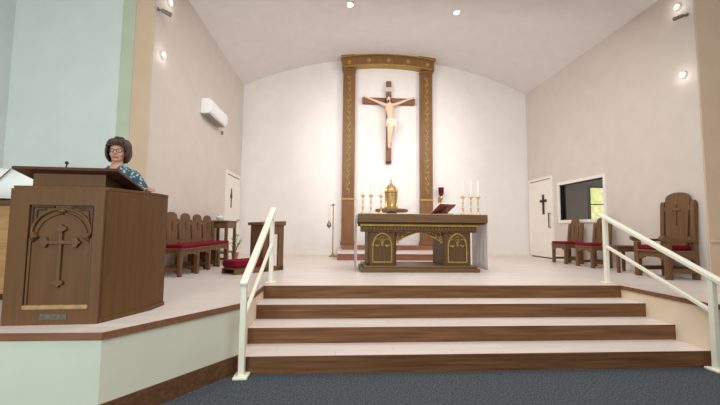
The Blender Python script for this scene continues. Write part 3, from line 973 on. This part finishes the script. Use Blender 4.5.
# local: user kneels at -y side facing +y ; x across
HW = .165
for sx in (-1, 1):
    MB().box(sx * HW - .02, sx * HW + .02, .0, .10, 0, .80).build('side_post', M_CHAIR, pk, bevel=.004)
    MB().box(sx * HW - .02, sx * HW + .02, .33, .45, 0, .80).build('side_post', M_CHAIR, pk, bevel=.004)
    MB().box(sx * HW - .021, sx * HW + .021, .09, .34, .64, .80).build('side_rail', M_CHAIR, pk)
    MB().box(sx * HW - .02, sx * HW + .02, -.55, .46, 0, .085).build('runner', M_CHAIR, pk, bevel=.006)
MB().box(-HW + .02, HW - .02, .01, .035, .09, .80).build('back_panel', M_CHAIR, pk)
MB().box(-.07, .07, .0, .012, .20, .70).build('raised_panel', M_CHAIR, pk, bevel=.004)
MB().prism([(-.05, .80), (.48, .80), (.48, .88), (-.05, .85)], -HW - .04, HW + .04, 'x').build('desk_top', M_CHAIR, pk, bevel=.006)
MB().box(-HW + .02, HW - .02, -.54, .01, .075, .11).build('kneeler_board', M_CHAIR, pk, bevel=.006)
MB().box(-HW - .01, HW + .01, -.56, -.01, .11, .225).build('kneeler_pad', M_RED, pk, bevel=.035)

# ------------------------------------------------------------------ handrails
def handrail(near, far, ztn, ztf, zln, zlf, ext0, ext1, label):
    t = thing('handrail', label, 'handrail', near, 0, 'handrails of the chancel steps')
    dx, dy = far[0] - near[0], far[1] - near[1]
    pw = .028
    MB().box(-pw, pw, -pw, pw, .02, ztn - near[2] - .02).build('post', M_RAIL, t, bevel=.006)
    MB().box(dx - pw, dx + pw, dy - pw, dy + pw, P + .012, ztf - near[2] - .02).build('post', M_RAIL, t, bevel=.006)
    MB().box(-.068, .068, -.075, .075, 0, .028).build('base_plate', M_RAIL, t, bevel=.01)
    MB().box(dx - .065, dx + .065, dy - .065, dy + .065, P, P + .02).build('base_plate', M_RAIL, t, bevel=.006)
    k = (ztf - ztn) / dy
    p = (0 - dx * ext0 / dy, -ext0, ztn - near[2] - k * ext0)
    q = (dx + dx * ext1 / dy, dy + ext1, ztf - near[2] + k * ext1)
    MB().bar(p, q, .075, .05).build('top_rail', M_RAIL, t, bevel=.012)
    MB().bar((0, .0, zln), (dx, dy, zlf), .04, .04).build('lower_rail', M_RAIL, t, bevel=.008)
    return t


handrail((-.885, 3.575, 0), (-.91, 5.12, P), .885, 1.64, .54, 1.19, .04, .10, 'cream metal handrail left of the chancel steps')
handrail((3.88, 3.545, 0), (3.93, 5.07, P), .95, 1.615, .585, 1.195, .25, .12, 'cream metal handrail right of the chancel steps')

# ------------------------------------------------------------------ lectern
LA = math.atan2(.04, .68)
lc = thing('lectern', 'large wooden lectern with carved arch and cross panel at left', 'lectern', (-2.177, 2.971, P), LA)
half = [(.34, .0), (.425, .204), (.52, .425), (.545, .653)]
outer = [(-x, y) for x, y in half[::-1]] + half
inner = [(-x, y) for x, y in [(.515, .653), (.49, .435), (.40, .222), (.315, .03)]] + [(.315, .03), (.40, .222), (.49, .435), (.515, .653)]
MB().band(outer, inner, .0, 1.045, 'z').build('body', M_LECT, lc)
MB().prism([(x * 1.008, y * 1.0) for x, y in outer], 1.04, 1.065).build('top_ledge', M_LECT, lc, bevel=.004)
MB().band([(x * 1.02, y * 1.01 - .008) for x, y in outer], outer, .0, .035, 'z').build('base_moulding', M_LECTD, lc)
# front: stiles and rails around a recessed gothic panel
fx0, fx1, fz0, fz1 = -.20, .262, .115, .915
pc = (fx0 + fx1) / 2
fp = MB()
fp.box(-.335, fx0, -.03, .0, .0, 1.04).box(fx1, .335, -.03, .0, .0, 1.04)
fp.box(fx0, fx1, -.03, .0, .0, fz0).box(fx0, fx1, -.03, 0, fz1, 1.04)
fp.build('front_frame', M_LECT, lc, bevel=.0)
pn = MB().box(fx0, fx1, -.008, .001, fz0, fz1).build('recessed_panel', M_LECT, lc)
# two-lobed arch with a pendant cusp, seen as raised mouldings
am = MB()
lobeL = [(fx0 + .02, .70)] + [(fx0 + .02 + .215 * (1 - math.cos(math.radians(a))), .70 + .185 * math.sin(math.radians(a))) for a in range(10, 91, 8)]
for pts in (lobeL, [(2 * pc - x, z) for x, z in lobeL]):
    am.tube([(x, -.018, z) for x, z in pts], .012, 8)
    am.tube([(x + (.03 if x < pc else -.03), -.010, z - .03) for x, z in pts], .010, 6)
am.tube([(pc, -.018, .89), (pc, -.022, .865), (pc, -.016, .84)], [.016, .026, .006], 8)
for s_ in (-1, 1):
    x = pc + s_ * .21
    am.tube([(x, -.014, .70), (x - s_ * .03, -.03, .665), (x - s_ * .005, -.014, .63)], [.014, .026, .01], 8)
am.build('carved_arch', M_LECTD, pn)
for s_ in (-1, 1):
    sp = MB()
    sp.tube([(pc + s_ * .215, -.012, .72), (pc + s_ * .215, -.012, .90), (pc + s_ * .06, -.012, .90)], .009, 6)
    sp.tube([(pc + s_ * .19, -.011, .80), (pc + s_ * .185, -.011, .875), (pc + s_ * .12, -.011, .882)], .008, 6)
    sp.build('carved_spandrel', M_DARK, pn)
for x0 in (fx0 + .005, fx1 - .022):
    MB().box(x0, x0 + .017, -.022, -.006, fz0 + .03, .66).build('panel_moulding', M_LECTD, pn, bevel=.004)
MB().box(fx0, fx1, -.04, -.006, fz0 + .0, fz0 + .035).build('panel_sill', M_BRONZE, pn, bevel=.008)
# budded cross
cx, cz0 = pc + .0, .625
cm = MB()
cm.box(cx - .013, cx + .013, -.03, -.006, .31, .74).box(cx - .125, cx + .125, -.03, -.006, cz0 - .014, cz0 + .014)
for (x, z), (ux, uz) in (((cx, .735), (0, 1)), ((cx - .115, cz0), (-1, 0)), ((cx + .115, cz0), (1, 0)), ((cx, .31), (0, -1))):
    wx, wz = -uz, ux
    def pt(a, b_):
        return (x + ux * a + wx * b_, z + uz * a + wz * b_)
    cm.prism([pt(-.035, .0), pt(-.012, .042), pt(.008, .036), pt(.014, .016), pt(.036, 0), pt(.014, -.016), pt(.008, -.036), pt(-.012, -.042)], -.034, -.006, 'y')
cm.ball((cx, -.02, cz0), .026, .014, .026, 12, 6)
cm.build('carved_cross', M_LECTD, pn, bevel=.006)
MB().box(-.075, .115, -.034, -.03, .04, .085).build('name_plate', M_PLATE, lc, bevel=.001)
# desk: wedge plinth and sloping top
wedge = [(.10, 1.065), (.47, 1.065), (.47, 1.086), (.10, 1.176)]
MB().prism(wedge, -.28, .265, 'x').build('desk_plinth', M_LECT, lc)
slab = [(.015, 1.197), (.485, 1.083), (.492, 1.107), (.022, 1.223)]
MB().prism(slab, -.385, .395, 'x').build('desk_top', M_DESK, lc, bevel=.005)
nrm = Vector((0, .235, .97)).normalized()
MB().box(-.36, .36, .45, .468, 1.099, 1.122).build('book_stop', M_DESK, lc, bevel=.003)
mc = thing('gooseneck_microphone', 'small black gooseneck microphone on the lectern desk', 'microphone', (-2.33, 3.21, P + 1.172))
MB().lathe([(0, -.002), (.035, -.002), (.035, .012), (.01, .02), (0, .02)], n=14).build('base', M_BLACK, mc)
MB().tube([(0, 0, .015), (0, .0, .06), (-.01, .02, .10), (-.03, .05, .125)], .006, 8).build('gooseneck', M_BLACK, mc)
MB().tube([(-.028, .048, .123), (-.05, .075, .135), (-.06, .088, .14)], [.012, .015, .009], 8).build('microphone_head', M_BLACK, mc)

# ------------------------------------------------------------------ the reader
HX, HY = -2.33, 3.93
pe = thing('person', 'woman in teal print blouse and glasses standing at the lectern, hand on its edge', 'person', (HX, HY, P))
pe.scale = (.98, .98, .985)
b = MB()
# torso
b.loft([ering(0, .0, .80, .15, .11), ering(0, .01, .90, .175, .125), ering(0, 0, 1.06, .145, .11), ering(0, -.005, 1.18, .155, .12), ering(0, .0, 1.29, .16, .105), ering(0, .005, 1.35, .14, .08), ering(0, .005, 1.39, .09, .065), ering(0, -.002, 1.42, .058, .057), ering(0, -.012, 1.50, .053, .057)])
HYAW = Matrix.Translation((0, 0, 0)) @ Matrix.Rotation(math.radians(14), 4, 'Z')
hd = MB()
hd.loft([ering(0, -.055, 1.452, .022, .022), ering(0, -.045, 1.462, .043, .043), ering(0, -.028, 1.49, .058, .068), ering(0, -.018, 1.525, .068, .084), ering(0, -.012, 1.56, .073, .092), ering(0, -.008, 1.60, .074, .095), ering(0, -.006, 1.635, .068, .088), ering(0, -.004, 1.66, .052, .068), ering(0, -.003, 1.675, .025, .033)])
hd.tube([(0, -.097, 1.578), (0, -.108, 1.555), (0, -.121, 1.534), (0, -.108, 1.526)], [.009, .011, .014, .009], 8)
hd.ball((-.013, -.105, 1.53), .010, .012, .009, 8, 6).ball((.013, -.105, 1.53), .010, .012, .009, 8, 6)
hd.ball((0, -.094, 1.499), .024, .012, .007, 10, 6).ball((0, -.092, 1.488), .020, .012, .008, 10, 6)
hd.ball((0, -.085, 1.463), .022, .016, .014, 10, 6)
for s_ in (-1, 1):
    hd.ball((s_ * .075, 0, 1.55), .012, .022, .032, 10, 8)
    hd.ball((s_ * .038, -.07, 1.525), .026, .024, .022, 10, 6)
    hd.tube([(s_ * .012, -.098, 1.588), (s_ * .034, -.098, 1.593), (s_ * .056, -.082, 1.585)], [.006, .008, .005], 6)
hd.xf(HYAW)
b.add(hd.v, hd.f)


def hand(m, wrist, fwd, side, up, s=1.0):
    """palm, four unequal bent fingers and a thumb; fwd along the fingers, side towards the thumb, up = back of hand"""
    W, F_, S_, U_ = Vector(wrist), Vector(fwd).normalized(), Vector(side).normalized(), Vector(up).normalized()
    m.loft([[W + F_ * a + S_ * (w_ * math.cos(2 * PI * i / 10)) + U_ * (t_ * math.sin(2 * PI * i / 10)) for i in range(10)] for a, w_, t_ in ((-.02, .024, .02), (.0, .026, .018), (.035, .036, .016), (.07, .040, .014), (.085, .036, .011))])
    for k, (off, ln) in enumerate(((.029, .066), (.010, .075), (-.010, .07), (-.029, .054))):
        p0 = W + F_ * .07 + S_ * off
        p1 = p0 + F_ * ln * .5 + U_ * .004
        p2 = p1 + F_ * ln * .32 - U_ * .012
        p3 = p2 + F_ * ln * .18 - U_ * .016
        m.tube([p0, p1, p2, p3], [.0095, .009, .008, .006], 8)
    t0 = W + F_ * .015 + S_ * .028
    m.tube([t0, t0 + F_ * .025 + S_ * .026, t0 + F_ * .055 + S_ * .036 - U_ * .006, t0 + F_ * .075 + S_ * .034 - U_ * .014], [.014, .012, .010, .007], 8)


# her left arm (right in the photo) reaches down and forward to the lectern's rear corner
LE = (.300, -.005, 1.115)
LWR = (.43, -.165, 1.15)
b.tube([(.125, .0, 1.325), (.17, .0, 1.305), (.23, .005, 1.22), LE, (.345, -.06, 1.118), LWR], [.055, .055, .047, .040, .038, .027], 10)
hand(b, LWR, (.55, -.83, -.10), (-.83, -.55, 0), (0, -.1, 1))
RE = (-.285, -.005, 1.10)
RWR = (-.31, -.20, 1.118)
b.tube([(-.125, .0, 1.295), (-.17, .0, 1.275), (-.225, .005, 1.19), RE, (-.305, -.08, 1.11), RWR], [.055, .055, .047, .040, .038, .027], 10)
hand(b, RWR, (.15, -.98, -.08), (.98, .15, 0), (0, -.08, 1))
for s_ in (-1, 1):
    b.tube([(s_ * .085, .0, .88), (s_ * .09, -.005, .70), (s_ * .09, -.01, .47), (s_ * .09, .01, .30), (s_ * .09, .02, .10), (s_ * .09, .02, .05)], [.095, .085, .056, .052, .036, .036], 12)
    b.loft([[(s_ * .09 + w_ * math.cos(2 * PI * i / 12), y, .038 + h_ * math.sin(2 * PI * i / 12)) for i in range(12)] for y, w_, h_ in ((.07, .025, .025), (.03, .036, .034), (-.06, .042, .028), (-.13, .035, .02), (-.155, .015, .012))])
body = b.build('body', M_SKIN, pe)
voxel(body, .0075, 2)
body.data.materials.clear()
body.data.materials.append(M_SKIN)
body.data.materials.append(M_LIP)
inv = HYAW.inverted()
for pgn in body.data.polygons:
    q = inv @ pgn.center
    if abs(q.x) < .026 and 1.482 < q.z < 1.507 and q.y < -.085:
        pgn.material_index = 1
    else:
        pgn.material_index = 0
# blouse with short sleeves
bl = MB()
bl.loft([ering(0, .0, .84, .185, .14, 24), ering(0, .01, .92, .190, .142, 24), ering(0, 0, 1.06, .165, .128, 24), ering(0, -.006, 1.18, .172, .137, 24), ering(0, .0, 1.30, .176, .120, 24), ering(0, .005, 1.36, .156, .096, 24), ering(0, .008, 1.395, .115, .082, 24), ering(0, .014, 1.415, .085, .072, 24)])
for s_, E2 in ((1, LE), (-1, RE)):
    e = Vector(E2)
    a0 = Vector((s_ * .23, .005, 1.22))
    bl.tube([(s_ * .11, .0, 1.325), (s_ * .165, .0, 1.31), a0, a0.lerp(e, .75)], [.066, .070, .066, .062], 14)
blo = voxel(bl.build('blouse', M_BLOUSE, pe), .009, 2)
# open V at the neck shows skin: a shallow yoke of skin laid over the blouse front
vn = MB()
vn.loft([ering(0, -.014, 1.25, .008, .115, 12), ering(0, -.016, 1.33, .040, .094, 12), ering(0, -.010, 1.39, .070, .083, 12), ering(0, -.004, 1.42, .060, .064, 12)])
vn.build('neckline', M_SKIN, pe)
tr = MB()
tr.loft([ering(0, .0, .76, .16, .12, 16), ering(0, .01, .86, .182, .136, 16), ering(0, .005, .97, .165, .125, 16)])
for s_ in (-1, 1):
    tr.tube([(s_ * .085, .0, .86), (s_ * .09, -.005, .70), (s_ * .09, -.01, .47), (s_ * .09, .01, .30), (s_ * .09, .018, .075)], [.108, .098, .078, .074, .072], 14)
voxel(tr.build('trousers', M_PANTS, pe), .010, 2)
for s_ in (-1, 1):
    so = MB()
    so.loft([[(s_ * .09 + w_ * math.cos(2 * PI * i / 14), y, .045 + h_ * math.sin(2 * PI * i / 14)) for i in range(14)] for y, w_, h_ in ((.085, .028, .04), (.04, .046, .045), (-.06, .052, .042), (-.14, .044, .034), (-.172, .02, .02))])
    so.build('shoe', M_BLACK, pe)
# bobbed hair: a shell open at the face
hr = MB()
rows_ = []
NA = 32
spec = [(1.705, .045, .055, 0), (1.700, .075, .085, 4), (1.685, .098, .108, 14), (1.655, .112, .12, 30), (1.625, .119, .126, 40), (1.59, .122, .128, 50), (1.555, .124, .13, 56), (1.52, .120, .126, 58), (1.485, .106, .112, 62), (1.455, .084, .09, 70)]
for z, rx, ry, op in spec:
    row = []
    for i in range(NA + 1):
        a = math.radians(-90 + op + (360 - 2 * op) * i / NA)
        wv = 1 + .025 * math.sin(i * 2.3 + z * 40)
        row.append((rx * wv * math.cos(a), .006 + ry * wv * math.sin(a), z + .004 * math.sin(i * 1.9)))
    rows_.append(row)
hr.loft(rows_, cap=False, closed=False)
hr.add(rows_[0], [tuple(range(NA))])
# swept fringe across the forehead
for k in range(7):
    x0 = -.06 + .02 * k
    hr.tube([(x0 * .5 + .03, -.080, 1.676), (x0 * .95 + .012, -.108, 1.652), (x0 * 1.25 - .012, -.100, 1.622 - .18 * abs(x0 - .02))], [.016, .019, .009], 8)
hr.xf(HYAW)
ho = hr.build('hair', M_HAIR, pe)
sdm = ho.modifiers.new('thickness', 'SOLIDIFY')
sdm.thickness = .018
sdm.offset = -1
# glasses and eyes
gl = MB()
for s_ in (-1, 1):
    t_ = MB().torus((s_ * .034, 0, 0), .024, .0028, 'y', 20, 6)
    t_.v = [(x, y - .116 + .35 * abs(x) * .6, 1.562 + z * .82) for x, y, z in t_.v]
    gl.add(t_.v, t_.f)
    gl.tube([(s_ * .058, -.100, 1.566), (s_ * .078, -.05, 1.566), (s_ * .082, .0, 1.562)], .0026, 6)
gl.tube([(-.010, -.114, 1.566), (0, -.117, 1.570), (.010, -.114, 1.566)], .0026, 6)
gl.xf(HYAW)
gl.build('glasses', M_BLACK, pe)
for s_ in (-1, 1):
    e = MB().ball((s_ * .033, -.090, 1.563), .013, .009, .008, 10, 6).xf(HYAW)
    ey = e.build('eye', M_PLAST, pe)
    MB().ball((s_ * .033 - .001, -.0965, 1.563), .006, .004, .006, 8, 6).xf(HYAW).build('iris', M_EYE, ey)

# ------------------------------------------------------------------ organ cabinet with sheet music at far left
og = thing('organ_cabinet', 'honey-coloured wooden cabinet at far left behind the lectern', 'cabinet', (-3.75, 4.12, P))
MB().box(-.70, .80, -.20, .28, .06, .96).build('body', M_ORGAN, og, bevel=.006)
MB().box(-.68, .78, -.18, .26, 0, .06).build('plinth', M_DARK, og)
MB().box(-.74, .84, -.24, .30, .96, 1.01).build('cabinet_top', M_LECT, og, bevel=.008)
for x0, x1 in ((-.66, .04), (0.07, .76)):
    dr = MB().box(x0, x1, -.215, -.20, .12, .91).build('cabinet_door', M_ORGAN, og, bevel=.006)
    xh = (x0 + x1) / 2 + .02
    MB().tube([(xh - .05, -.215, .80), (xh - .045, -.24, .80), (xh + .045, -.24, .80), (xh + .05, -.215, .80)], .009, 8).build('handle', M_BRASS, dr)
mr = thing('music_rest', 'brown sloping music rest standing on the honey-coloured cabinet', 'music rest', (-3.66, 4.12, P + 1.01))
tilt = Matrix.Rotation(math.radians(-20), 4, 'X')
MB().box(-.50, .46, .0, .012, .012, .28).xf(tilt).build('board', M_LECT, mr)
MB().box(-.52, .48, -.06, .02, 0, .014).build('ledge', M_LECT, mr, bevel=.004)
MB().prism([(.0, .0), (.14, .0), (.085, .22)], -.03, .0, 'x').build('prop', M_LECT, mr)
mb = thing('sheet_music', 'open white sheet music on the rest at far left behind the lectern', 'sheet music', (-3.80, 4.055, P + 1.03))
tl = Matrix.Rotation(math.radians(-20), 4, 'X')
MB().tube([(0, -.016, 0), (.20, -.016, .36)], .006, 6).xf(tl).build('spine', M_LECT, mb)
for s_, yaw in ((-1, 8), (1, -8)):
    pgs = MB()
    rows2 = []
    for k in range(7):
        u = k / 6
        x = s_ * .40 * u
        y = -.014 - .03 * math.sin(u * PI) * .6
        rows2.append([(x + .06 * 0, y, .0), (x + .20, y, .36)])
    pgs.loft(rows2, cap=False, closed=False).xf(tl)
    po = pgs.build('page', M_PAPER, mb)
    po.modifiers.new('thickness', 'SOLIDIFY').thickness = .003

# ------------------------------------------------------------------ wall and ceiling fittings
acu = thing('air_conditioner', 'white split air conditioner unit high on the left wall', 'air conditioner', (XL, 7.30, 3.72))
sec = [(0, 0), (.13, 0), (.19, .03), (.225, .10), (.225, .24), (.20, .29), (.15, .31), (0, .31)]
MB().prism(sec, 0, 1.05, 'y').build('casing', M_PLAST, acu, bevel=.012)
MB().box(.02, .17, .04, 1.01, -.012, .004).build('air_outlet', M_LOUV, acu)
MB().prism([(.14, -.002), (.20, .028), (.205, .022), (.145, -.010)], .04, 1.01, 'y').build('louvre', M_PLAST, acu)
pi_ = MB().tube([(XL + .03, 8.62, 3.70), (XL + .03, 8.62, 3.62)], .025, 8).build('pipe_outlet', M_STEEL)
tag(pi_, 'tiny grey pipe stub on the wall just below the air conditioner', 'pipe')

wc = thing('wall_cross', 'dark wooden cross hung on the white door at right', 'cross', (XR - .012, 9.655, 1.86))
MB().box(-.03, 0, -.035, .035, 0, .55).build('upright', M_DARK, wc, bevel=.006)
MB().box(-.03, 0, -.155, .155, .34, .41).build('crossbar', M_DARK, wc, bevel=.006)
wc2 = thing('wall_cross', 'slim dark cross hung on the white door behind the credence table', 'cross', (XL + .012, 9.55, 1.93))
MB().box(0, .02, -.018, .018, 0, .50).build('upright', M_DARK, wc2, bevel=.004)
MB().box(0, .02, -.06, .06, .25, .36).build('crossbar', M_DARK, wc2, bevel=.004)


def can_light(x, y, label):
    zc = ceil_z(x)
    t = thing('ceiling_downlight', label, 'ceiling light', (x, y, zc), 0, 'round recessed ceiling lights')
    MB().lathe([(.075, -.004), (.105, -.012), (.105, .02), (.075, .02)], n=24).build('trim_ring', M_TRIMW, t)
    MB().lathe([(0, -.006), (.076, -.006), (.076, .01), (0, .01)], n=24).build('lens', M_LAMP, t)
    light('downlight_beam', 'SPOT', (x, y, zc - .05), (x, y, 0), 130, WARM, .08, spot=125, blend=.9)


can_light(.21, 7.80, 'round lit ceiling downlight left of the crucifix frame')
can_light(2.72, 7.90, 'round lit ceiling downlight right of the crucifix frame')


def wall_spot(x, y, z, sgn, label):
    t = thing('wall_downlight', label, 'wall light', (x, y, z), 0, 'small lit wall lights')
    rot = Matrix.Rotation(sgn * PI / 2, 4, 'Y')
    MB().lathe([(0, 0), (.055, 0), (.055, .03), (.04, .04), (.04, .03), (0, .03)], n=18).xf(rot).build('housing', M_TRIMW, t)
    MB().lathe([(0, .03), (.04, .03), (.034, .045), (0, .052)], n=18).xf(rot).build('lens', M_LAMP, t)
    light('wall_light_glow', 'POINT', (x + sgn * .12, y, z - .02), None, 0.8, (1, .93, .85), .05)


wall_spot(XL, 5.66, 4.11, 1, 'lower lit wall light high on the left chancel wall')
wall_spot(XL, 5.80, 5.06, 1, 'upper lit wall light at the top of the left chancel wall')
wall_spot(XR, 5.48, 4.02, -1, 'lower lit wall light high on the right chancel wall')
wall_spot(XR, 5.51, 5.22, -1, 'upper lit wall light at the top of the right chancel wall')


def can_spot(x, y, z, sgn, label):
    t = thing('spotlight', label, 'spotlight', (x, y, z), 0, 'grey cylindrical spotlights')
    MB().lathe([(0, 0), (.03, 0), (.03, .015), (0, .015)], n=14).xf(Matrix.Rotation(sgn * PI / 2, 4, 'Y')).build('wall_plate', M_STEEL, t)
    MB().tube([(sgn * .01, 0, 0), (sgn * .07, .01, -.012)], .012, 8).build('arm', M_STEEL, t)
    MB().tube([(sgn * .05, .0, -.005), (sgn * .07, .02, -.012), (sgn * .17, .06, -.045), (sgn * .178, .063, -.048)], [.024, .03, .036, .032], 12).build('head', M_STEEL, t)


can_spot(XL, 5.47, 4.74, 1, 'grey cylindrical spotlight on the left wall beside the arch')
can_spot(XR, 5.37, 5.0, -1, 'grey cylindrical spotlight on the right wall beside the arch')
